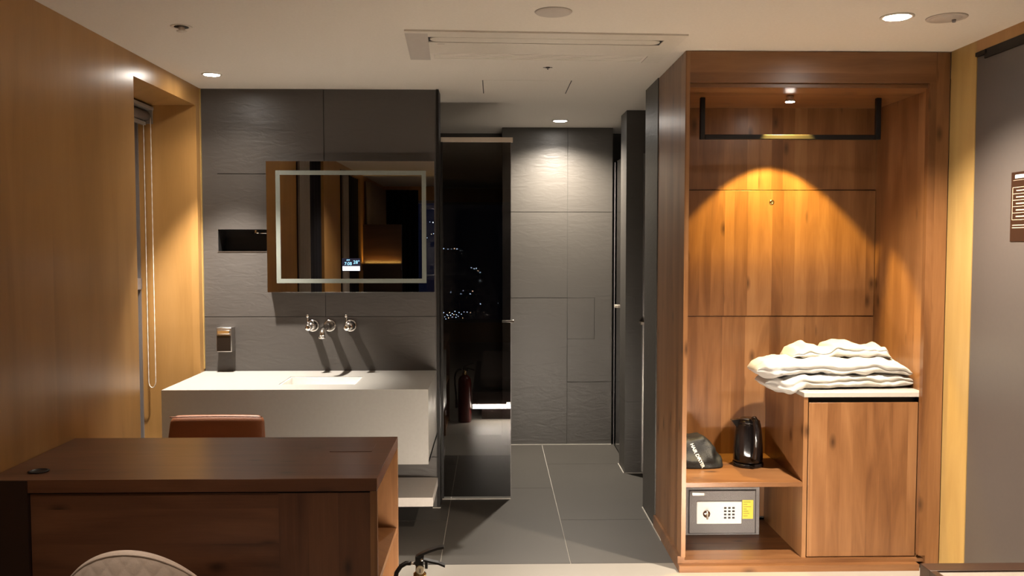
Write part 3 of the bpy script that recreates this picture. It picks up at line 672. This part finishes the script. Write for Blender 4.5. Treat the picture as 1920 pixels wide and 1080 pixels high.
mb = MB(); mb.tube([(kx + 0.004, ky - 0.045, 0.632), (kx + 0.006, ky - 0.075, 0.645), (kx + 0.008, ky - 0.098, 0.634), (kx + 0.009, ky - 0.106, 0.595), (kx + 0.008, ky - 0.102, 0.520), (kx + 0.006, ky - 0.092, 0.462), (kx + 0.005, ky - 0.064, 0.445)], [0.015, 0.016, 0.016, 0.015, 0.014, 0.013, 0.013], 14)
mb.build('handle', ['blackplastic'], kt)
MB().box(kx - 0.012, kx + 0.016, ky - 0.058, ky - 0.048, 0.604, 0.612, 0, 0.002).build('switch', ['chrome'], kt)
# ---- hair dryer bag
hb = thing('hair_dryer_bag', 'black cloth bag lettered HAIR DRYER on the wardrobe shelf', 'bag', (1.0, 4.22, 0.400))
mb = MB()
def bagfn(u, v):
    a = 2 * math.pi * v; c, d = math.cos(a), math.sin(a); h = u
    rr = [(0, 0.001), (0.04, 0.97), (0.10, 1.0), (0.30, 1.0), (0.42, 0.93), (0.62, 0.83), (0.80, 0.72), (0.93, 0.58), (1.0, 0.001)]
    for (a0, r0), (a1, r1) in zip(rr, rr[1:]):
        if h <= a1: r = r0 + (r1 - r0) * (h - a0) / (a1 - a0); break
    px = math.copysign(abs(c) ** 0.6, c) * 0.128 * r; py = math.copysign(abs(d) ** 0.6, d) * 0.095 * r
    zz = [(0, 0), (0.04, 0), (0.10, 0.006), (0.30, 0.036), (0.42, 0.062), (0.62, 0.102), (0.80, 0.128), (0.93, 0.138), (1.0, 0.140)]
    for (a0, r0), (a1, r1) in zip(zz, zz[1:]):
        if h <= a1: z = r0 + (r1 - r0) * (h - a0) / (a1 - a0); break
    x = 1.010 + px - 0.25 * z; y = 4.235 + py + 0.25 * z
    n = noise.noise(Vector((x * 22, y * 14, z * 20))) * 0.013 * min(1, z / 0.03)
    return Vector((x + n, y - n, 0.401 + max(0, z + n)))
mb.grid(bagfn, 40, 64, wrap_v=True)
mb.build('bag_body', ['bagcloth'], hb)
tx = text('lettering', 'HAIR DRYER', 'white_ink', hb, Matrix.Rotation(math.radians(0), 3, 'X'), (0, 0, 0), 0.0228, 0.0, 'CENTER', 0.0009)
# wrap the lettering onto the sloping front
Lh = Vector(ORG[hb.name])
bm_ = bmesh.new(); bm_.from_mesh(tx.data)
bmesh.ops.translate(bm_, verts=bm_.verts[:], vec=Lh)
from mathutils.bvhtree import BVHTree
bag = [o for o in hb.children if o.name.startswith('bag_body')][0]
bmt = bmesh.new(); bmt.from_mesh(bag.data); bvh = BVHTree.FromBMesh(bmt)
bmesh.ops.triangulate(bm_, faces=bm_.faces[:]); bmesh.ops.subdivide_edges(bm_, edges=bm_.edges[:], cuts=1)
ang = math.radians(-68)
for v in bm_.verts:
    p = Vector((v.co.x, v.co.y, 0)); q = Vector((p.x * math.cos(ang) - p.y * math.sin(ang), p.x * math.sin(ang) + p.y * math.cos(ang), 0))
    src = Vector((0.9985 + q.x, 3.9, 0.461 + q.y * 0.90)) - Lh
    hit = bvh.ray_cast(src, Vector((0, 1, 0)))
    v.co = (hit[0] + hit[1] * 0.0012 * (1 if hit[1].y < 0 else -1)) if hit[0] is not None else src + Vector((0, 0.35, 0))
bm_.to_mesh(tx.data); bm_.free(); bmt.free()
# ---- safe
sf = thing('safe', 'small grey electronic safe with a white keypad plate in the lower nook', 'safe', (1.105, 4.25, 0.046))
sx0, sx1, sy0 = 0.945, 1.326, 4.220
MB().box(sx0, sx1, sy0, 4.455, 0.0465, 0.288, 0, 0.003).build('body', ['safe'], sf)
sdoor = MB().box(0.972, 1.303, sy0 - 0.010, sy0 + 0.0005, 0.059, 0.273, 0, 0.003).build('door', ['safe'], sf)
mb = MB(); mb.box(0.968, 1.307, sy0 - 0.001, sy0 + 0.0005, 0.055, 0.277); mb.build('door_gap', ['dark'], sf)
MB().box(1.006, 1.232, sy0 - 0.020, sy0 - 0.0095, 0.109, 0.222, 0, 0.004).build('keypad_plate', ['safe_panel'], sdoor)
for i in range(3):
    for j in range(4):
        x = 1.148 + i * 0.0205; z = 0.190 - j * 0.0165
        MB().box(x - 0.0062, x + 0.0062, sy0 - 0.0222, sy0 - 0.0198, z - 0.0045, z + 0.0045, 0, 0.0008).build('key', ['ink'], sdoor)
mbn = MB(); mbn.lathe([(0, 0), (0.019, 0), (0.018, 0.010), (0.006, 0.012), (0, 0.012)], (1.054, sy0 - 0.0198, 0.162), seg=28, rot=Matrix.Rotation(math.pi / 2, 3, 'X'))
mbn.box(1.049, 1.059, sy0 - 0.046, sy0 - 0.030, 0.140, 0.186, 0, 0.003); mbn.build('knob', ['chrome'], sdoor)
st = MB().box(1.236, 1.290, sy0 - 0.0115, sy0 - 0.0095, 0.132, 0.226).build('sticker', ['yellow'], sdoor)
mbs = MB()
for k in range(7): mbs.box(1.241, 1.241 + (0.036, 0.02, 0.038, 0.016, 0.025, 0.03, 0.022)[k], sy0 - 0.0119, sy0 - 0.0114, 0.215 - k * 0.0115, 0.2168 - k * 0.0115)
mbs.build('sticker_print', ['ink'], sdoor)
MB().box(0.985, 1.046, sy0 - 0.0118, sy0 - 0.0095, 0.249, 0.266, 0, 0.002).build('badge', ['steel'], sdoor)

# ================================================================== DESK
dk = thing('desk', 'dark knotty wood desk with a closed front beside the left wall', 'desk', (-0.99, 3.04, 0))
DX0, DX1, DY0, DY1 = -1.618, -0.373, 2.742, 3.345
MB().box(DX0, DX1, DY0, DY1, 0.703, 0.745, 0, 0.0012, 1).build('desktop', ['desk_top'], dk)
MB().box(-1.478, -0.690, DY0 + 0.012, DY0 + 0.032, 0.0, 0.697, 0).build('front_panel', ['desk_h'], dk)
MB().box(-0.690, -0.376, DY0 + 0.008, DY0 + 0.032, 0.0, 0.697, 0).build('front_panel', ['desk_v'], dk)
MB().box(-1.478, -0.376, DY0 + 0.02, DY0 + 0.032, 0.696, 0.704, 0).build('shadow_gap', ['dark'], dk)
MB().box(-0.396, DX1, DY0, DY0 + 0.012, 0.0, 0.703).build('corner_post', ['desk_in'], dk)
MB().box(DX0, -1.480, DY0 - 0.003, DY0 + 0.05, 0.0, 0.744, 0).build('end_panel', ['darkwood'], dk)
un = MB().box(-0.690, -0.670, DY0 + 0.032, DY1, 0, 0.703).build('inner_panel', ['desk_in'], dk)
MB().box(-0.670, DX1, DY1 - 0.022, DY1, 0, 0.703).build('end_panel', ['desk_in'], dk)
MB().box(-0.670, -0.378, DY0 + 0.032, DY1 - 0.022, 0.370, 0.392).build('shelf', ['desk_in'], dk)
MB().box(-0.670, -0.378, DY0 + 0.032, DY1 - 0.022, 0.02, 0.042).build('shelf', ['desk_in'], dk)
MB().lathe([(0, 0), (0.030, 0), (0.033, 0.002), (0.026, 0.004), (0.024, 0.002), (0, 0.002)], (-1.500, 2.850, 0.745), seg=32).build('cable_grommet', ['black_metal'], dk)
MB().box(-0.592, -0.440, 3.10, 3.215, 0.7452, 0.7468, 0, 0.0005, 1).build('socket_lid', ['desk_top'], dk)

# ================================================================== CHAIRS
ch = thing('desk_chair', 'low backed red brown leather chair tucked behind the desk', 'chair', (-1.235, 3.70, 0))
mb = MB()
def bk(u, v):       # padded back, slightly curved
    a = 2 * math.pi * v; c, d = math.cos(a), math.sin(a); z = 0.40 + 0.328 * u
    hw = 0.205 + 0.028 * (1 - u); e = min(1, (1 - u) / 0.10); k = math.sqrt(max(0, 1 - (1 - e) ** 2)); 
    x = math.copysign(abs(c) ** 0.35, c) * (hw - 0.022 * (1 - k)); th = 0.027 * (0.35 + 0.65 * k)
    y = math.copysign(abs(d) ** 0.55, d) * th
    return Vector((-1.235 + x, 3.83 + 0.05 * u + y - 0.35 * x * x, z))
mb.grid(bk, 30, 72, wrap_v=True, caps=True); mb.build('backrest', ['leather'], ch)
mb = MB(); mb.box(-1.46, -1.01, 3.40, 3.83, 0.40, 0.47, 0, 0.025, 4); mb.build('seat', ['leather'], ch)
for sx in (-1, 1):
    for fy in (3.43, 3.80):
        mb = MB(); mb.cyl((-1.235 + sx * 0.215, fy, 0.0), (-1.235 + sx * 0.19, fy, 0.405), 0.010, 0.014); mb.build('leg', ['black_metal'], ch)
mb = MB()
pts = []
for i in range(41):
    s = i / 40; x = -0.203 + 0.406 * s; pts.append((-1.235 + x, 3.853 - 0.35 * x * x, 0.7265))
mb.tube(pts, 0.0030, 6); mb.build('piping', ['leather'], ch)

cc = thing('lounge_chair', 'cream quilted tub chair in front of the desk, only its rounded top showing', 'chair', (-0.945, 2.42, 0))
mb = MB(); CX, CY = -0.945, 2.42
def shell(inner):
    def fn(u, v):
        th = (u - 0.5) * math.radians(215); R0 = 0.262 - (0.020 if inner else 0)
        sx_ = R0 * math.sin(th); sy_ = -R0 * 0.86 * math.cos(th)
        # slope of the rim
        top = max(0.46, 0.702 - 0.62 * (abs(th) / math.radians(107)) ** 2)
        z = 0.36 + (top - 0.36) * v
        fl = 0.84 + 0.16 * math.sin(v * math.pi / 2); 
        x = CX + sx_ * fl; y = CY + sy_ * fl
        if not inner:
            s = th * 0.26 * 42; q = z * 30
            d = abs(math.sin((s + q) * math.pi / 2)) ** 0.4 * abs(math.sin((s - q) * math.pi / 2)) ** 0.4
            edge = min(1, (1 - v) / 0.06)
            o = 0.0022 * d * edge
            x += math.sin(th) * o; y -= math.cos(th) * o
        if v > 0.97: z = z - 0.0
        return Vector((x, y, z))
    return fn
fo, fi = shell(False), shell(True)
def both(u, v):
    # v 0..0.5 outside up, 0.5..0.58 over the rim, then inside down
    if v < 0.48: return fo(u, v / 0.48)
    if v > 0.60: return fi(u, 1 - (v - 0.60) / 0.40)
    t_ = (v - 0.48) / 0.12; a = fo(u, 1.0); b2 = fi(u, 1.0); m_ = a.lerp(b2, 0.5 - 0.5 * math.cos(math.pi * t_)); m_.z += 0.006 * math.sin(math.pi * t_)
    return m_
mb.grid(both, 260, 200); mb.build('shell', ['cream'], cc)
mb = MB(); pts = []
for i in range(81):
    p = fo(i / 80, 1.0); pts.append((p.x, p.y, p.z - 0.002))
mb.tube(pts, 0.0032, 6); mb.build('piping', ['cream'], cc)
MB().lathe([(0, 0.36), (0.20, 0.36), (0.225, 0.38), (0.225, 0.43), (0.20, 0.455), (0, 0.46)], (CX, CY + 0.01, 0), seg=48).build('seat', ['cream'], cc)
for a in (45, 135, 225, 315):
    a = math.radians(a); mb = MB(); mb.cyl((CX + 0.23 * math.cos(a), CY + 0.23 * math.sin(a), 0), (CX + 0.13 * math.cos(a), CY + 0.13 * math.sin(a), 0.365), 0.009, 0.013); mb.build('leg', ['black_metal'], cc)

# ================================================================== FIRE EXTINGUISHER
fe = thing('fire_extinguisher', 'red fire extinguisher with black lever and hose beside the desk end', 'fire extinguisher', (-0.243, 2.80, 0))
ex, ey = -0.243, 2.800
MB().lathe([(0, 0), (0.052, 0), (0.056, 0.006), (0.056, 0.33), (0.052, 0.362), (0.038, 0.386), (0.020, 0.398), (0.018, 0.403), (0, 0.403)], (ex, ey, 0), seg=40).build('cylinder', ['red'], fe)
MB().lathe([(0, 0.400), (0.021, 0.400), (0.021, 0.412), (0.014, 0.418), (0.013, 0.442), (0, 0.442)], (ex, ey, 0), seg=24).build('valve', ['brass'], fe)
ga = MB().lathe([(0, 0), (0.0135, 0), (0.0135, 0.008), (0.011, 0.010), (0, 0.010)], (ex + 0.003, ey - 0.016, 0.430), seg=28, rot=Matrix.Rotation(math.pi / 2, 3, 'X')).build('gauge', ['gauge'], fe)
MB().box(ex + 0.0018, ex + 0.0042, ey - 0.0272, ey - 0.0258, 0.424, 0.436).build('needle', ['ink'], ga)
def bar(mb, pts, w, h):
    """flat lever through points in the xz plane"""
    up = [(p[0], p[1] + h / 2) for p in pts]; dn = [(p[0], p[1] - h / 2) for p in reversed(pts)]
    mb.prism(up + dn, 'Y', ey - w / 2, ey + w / 2)
mb = MB(); bar(mb, [(ex - 0.013, 0.466), (ex + 0.004, 0.476), (ex + 0.030, 0.487), (ex + 0.060, 0.497), (ex + 0.080, 0.500)], 0.022, 0.008); mb.box(ex - 0.014, ex + 0.014, ey - 0.012, ey + 0.012, 0.440, 0.472, 0, 0.002)
mb.build('handle', ['rubber'], fe)
mb = MB(); bar(mb, [(ex + 0.012, 0.458), (ex + 0.035, 0.452), (ex + 0.062, 0.446), (ex + 0.083, 0.437)], 0.020, 0.007); mb.box(ex + 0.017, ex + 0.027, ey - 0.006, ey + 0.006, 0.428, 0.452, 0, 0.002)
mb.build('lever', ['rubber'], fe)
MB().cyl((ex + 0.007, ey - 0.016, 0.461), (ex + 0.007, ey + 0.016, 0.461), 0.004).build('pin', ['chrome'], fe)
MB().cyl((ex - 0.012, ey, 0.445), (ex - 0.034, ey, 0.446), 0.005, 0.006).build('hose_fitting', ['chrome'], fe)
mb = MB(); pts = [(ex - 0.030, ey, 0.4462), (ex - 0.045, ey, 0.446), (ex - 0.062, ey, 0.436), (ex - 0.076, ey, 0.415), (ex - 0.083, ey, 0.38), (ex - 0.082, ey, 0.32), (ex - 0.074, ey, 0.25), (ex - 0.070, ey, 0.18)]
mb.tube(pts, 0.0075, 12); mb.cyl((ex - 0.070, ey, 0.19), (ex - 0.068, ey, 0.12), 0.010, 0.012); mb.build('hose', ['rubber'], fe)

# ================================================================== SIGN on the door
sg = thing('door_sign', 'brown evacuation plan plate with cream lines on the grey door', 'sign', (2.052, 3.23, 1.64))
SP = MB().box(2.0495, 2.0525, 3.070, 3.392, 1.505, 1.777, 0, 0.001).build('plate', ['sign'], sg)
mb = MB(); xf = 2.0488
def sl(y0, y1, z0, z1): mb.box(xf, 2.0496, y0, y1, z0, z1)
for z in (1.717, 1.692, 1.667, 1.642, 1.617, 1.590): sl(3.0810, 3.3810, z - 0.0010, z + 0.0010)
sl(3.3785, 3.3810, 1.589, 1.718)
sl(3.0910, 3.3790, 1.744, 1.7452)
for z in (1.569, 1.559): sl(3.1910, 3.3770, z - 0.0014, z + 0.0014)
for k in range(5): sl(3.3010, 3.3560, 1.702 - 0.0253 * k, 1.7065 - 0.0253 * k)
mb.build('print', ['sign_line'], sg)
mb = MB(); mb.box(xf, 2.0496, 3.2810, 3.3660, 1.752, 1.766); mb.build('logo', ['white_ink'], sg)

# ================================================================== LUGGAGE BENCH
lb = thing('luggage_bench', 'dark framed luggage bench with a cream inset top in the right foreground', 'bench', (1.74, 2.45, 0))
bx0_, bx1_, by0_, by1_ = 1.436, 2.045, 2.02, 2.832
mb = MB()
mb.box(bx0_, bx1_, by1_ - 0.068, by1_, 0.34, 0.42, 0, 0.002); mb.box(bx0_, bx1_, by0_, by0_ + 0.068, 0.34, 0.42, 0, 0.002)
mb.box(bx0_, bx0_ + 0.022, by0_ + 0.068, by1_ - 0.068, 0.34, 0.42); mb.box(bx1_ - 0.022, bx1_, by0_ + 0.068, by1_ - 0.068, 0.34, 0.42)
mb.build('frame', ['benchwood'], lb)
MB().box(bx0_ + 0.022, bx1_ - 0.022, by0_ + 0.068, by1_ - 0.068, 0.35, 0.414).build('inset_top', ['inset'], lb)
for x in (bx0_, bx1_ - 0.05):
    for y in (by0_, by1_ - 0.05): MB().box(x, x + 0.05, y, y + 0.05, 0, 0.34).build('leg', ['benchwood'], lb)

# ================================================================== BEHIND THE CAMERA (seen in the mirror and the glass, except the added floor lamp)
bd = thing('bed', 'low dark bed platform with a light strip under its edge, reflected in the glass door', 'bed', (0.55, 1.75, 0))
MB().box(-0.18, 1.25, 0.75, 2.74, 0.135, 0.24, 0).build('platform', ['darkwood'], bd)
MB().box(-0.10, 1.20, 0.80, 2.69, 0.0, 0.135, 0).build('base', ['darkwood'], bd)
MB().box(-0.12, 1.22, 0.80, 2.66, 0.24, 0.36, 0, 0.04, 4).build('mattress', ['bed'], bd)
MB().box(-0.178, 1.245, 2.7405, 2.748, 0.100, 0.137, 0).build('light_strip', ['led'], bd)
hd = thing('wall_panel', 'wooden bed wall panel with an amber light strip, reflected in the mirror', 'panel', (-1.3, -1.2, 0))
MB().box(-1.62, -1.14, -1.25, -1.20, 0.0, 1.75).build('panel', ['benchwood'], hd)
MB().box(-1.62, -1.14, -1.20, -1.12, 1.18, 1.26).build('ledge', ['darkwood'], hd)
def curtain(y0, y1, x, mtl, label, folds):
    mb = MB()
    def fn(u, v):
        y = y0 + (y1 - y0) * u
        return Vector((x + 0.022 * math.sin(u * folds * 2 * math.pi), y, 0.02 + 2.27 * v))
    n = folds * 12; mb.grid(fn, n, 4)
    bmesh.ops.solidify(mb.bm, geom=mb.bm.faces[:], thickness=0.004)
    return tag(mb.build('curtain', [mtl], None, (x, (y0 + y1) / 2, 0.02)), label, 'curtain', 'curtains of the room behind')
curtain(2.12, 2.43, -1.59, 'fabric_grey', 'grey curtain by the window nearest the desk, first pale stripe in the mirror', 4)
curtain(0.13, 0.36, -1.59, 'fabric_grey', 'grey curtain by the second window, second pale stripe in the mirror', 4)
curtain(1.28, 2.12, -1.66, 'fabric_dark', 'dark curtain between the two pale stripes in the mirror', 6)
curtain(-1.0, 0.13, -1.66, 'fabric_dark', 'dark curtain right of the second pale stripe in the mirror', 8)
curtain(-3.1, -1.30, -1.58, 'fabric_grey', 'wide grey curtain at the far end of the room in the mirror', 12)
mb = MB()
mb.grid(lambda u, v: Vector((-1.6 + 0.5 * u, -3.16 + 0.02 * math.sin(u * 12 * math.pi), 0.05 + 2.25 * v)), 60, 4)
bmesh.ops.solidify(mb.bm, geom=mb.bm.faces[:], thickness=0.004)
tag(mb.build('curtain', ['fabric_dark'], None, (-1.35, -3.16, 0.05)), 'dark curtain beside the large night window', 'curtain', 'curtains of the room behind')
fl = thing('added_floor_lamp', 'added unseen floor lamp with an open fabric shade, put in to brighten the ceiling', 'added floor lamp', (1.65, 1.20, 0))  # made-up body for the added ceiling uplight, out of view
MB().lathe([(0, 0), (0.14, 0), (0.14, 0.012), (0.02, 0.02), (0, 0.02)], (1.65, 1.20, 0)).build('base', ['black_metal'], fl)
MB().cyl((1.65, 1.20, 0.015), (1.65, 1.20, 1.5), 0.011).build('pole', ['black_metal'], fl)
MB().lathe([(0.03, 1.5), (0.19, 1.5), (0.15, 1.78), (0.146, 1.78), (0.185, 1.505), (0.03, 1.505)], (1.65, 1.20, 0), seg=40).build('lamp_shade', ['fabric_grey'], fl)
# night city far outside: lamps on a dark slope
LAMPS = [(832,466,.8),(840,467,.5),(847,467,.5),(852,466,.9),(857,467,.9),(884,502,.8),(889,504,.7),(893,503,.9),(896,508,.7),(900,511,.7),
 (845,548,.9),(864,551,1.0),(882,551,.9),(886,546,.8),(900,526,.5),(901,570,.8),(934,568,.5),(838,590,.9),(843,586,.9),(848,588,1.0),(853,584,1.0),
 (856,590,.9),(848,594,.8),(841,596,1.0),(861,586,.8),(865,589,.9),(870,585,.6),(876,585,.7),(882,586,.8),(836,598,.8),(855,595,.8),(834,594,.6),
 (845,591,.8),(851,590,.7),(859,593,.6),(840,592,.8),(868,545,.5),(904,470,.3),(868,596,.5),(832,586,.6),
 (812,417,1.1),(806,416,.4),(813,438,.6),(809,439,.5),(801,446,.4),(797,417,.4),(799,519,.7)]
YD = math.radians(1.239); PD = math.radians(2.827)
fwd = Vector((math.sin(YD) * math.cos(PD), math.cos(YD) * math.cos(PD), -math.sin(PD))); rgt = Vector((math.cos(YD), -math.sin(YD), 0)); upv = rgt.cross(fwd)
def far_lamp(px, py, plane):                # direction seen by reflection -> place out beyond the window
    d = fwd + rgt * ((px - 960) / 1620) + upv * ((540 - py) / 1620)
    D = 2 * plane + 120.0; k = D / d.y
    return Vector((d.x * k, -120.0, 1.49 + d.z * k))
mb = MB(); rnd = random.Random(3)
for i, (px, py, s) in enumerate(LAMPS):
    p = far_lamp(px, py, 4.80 if px < 820 else 5.03); r = (0.05 * s) if px < 820 else (0.075 * s + 0.015)
    mb.lathe([(0, -r), (r, 0), (0, r)], p, seg=6, mi=1 if i % 5 == 3 else 0)
for i in range(160):
    x = rnd.uniform(-90, 90)
    if -14 < x < 5: continue
    r = rnd.uniform(0.04, 0.11); mb.lathe([(0, -r), (r, 0), (0, r)], (x, -120, rnd.uniform(-14, 1)), seg=6, mi=rnd.choice((0, 0, 1)))
ct = mb.build('city_lights', ['city', 'city_warm'], None, (0, -120, 0)); tag(ct, 'scattered night city lights reflected in the dark glass door', 'city lights'); ct['kind'] = 'stuff'
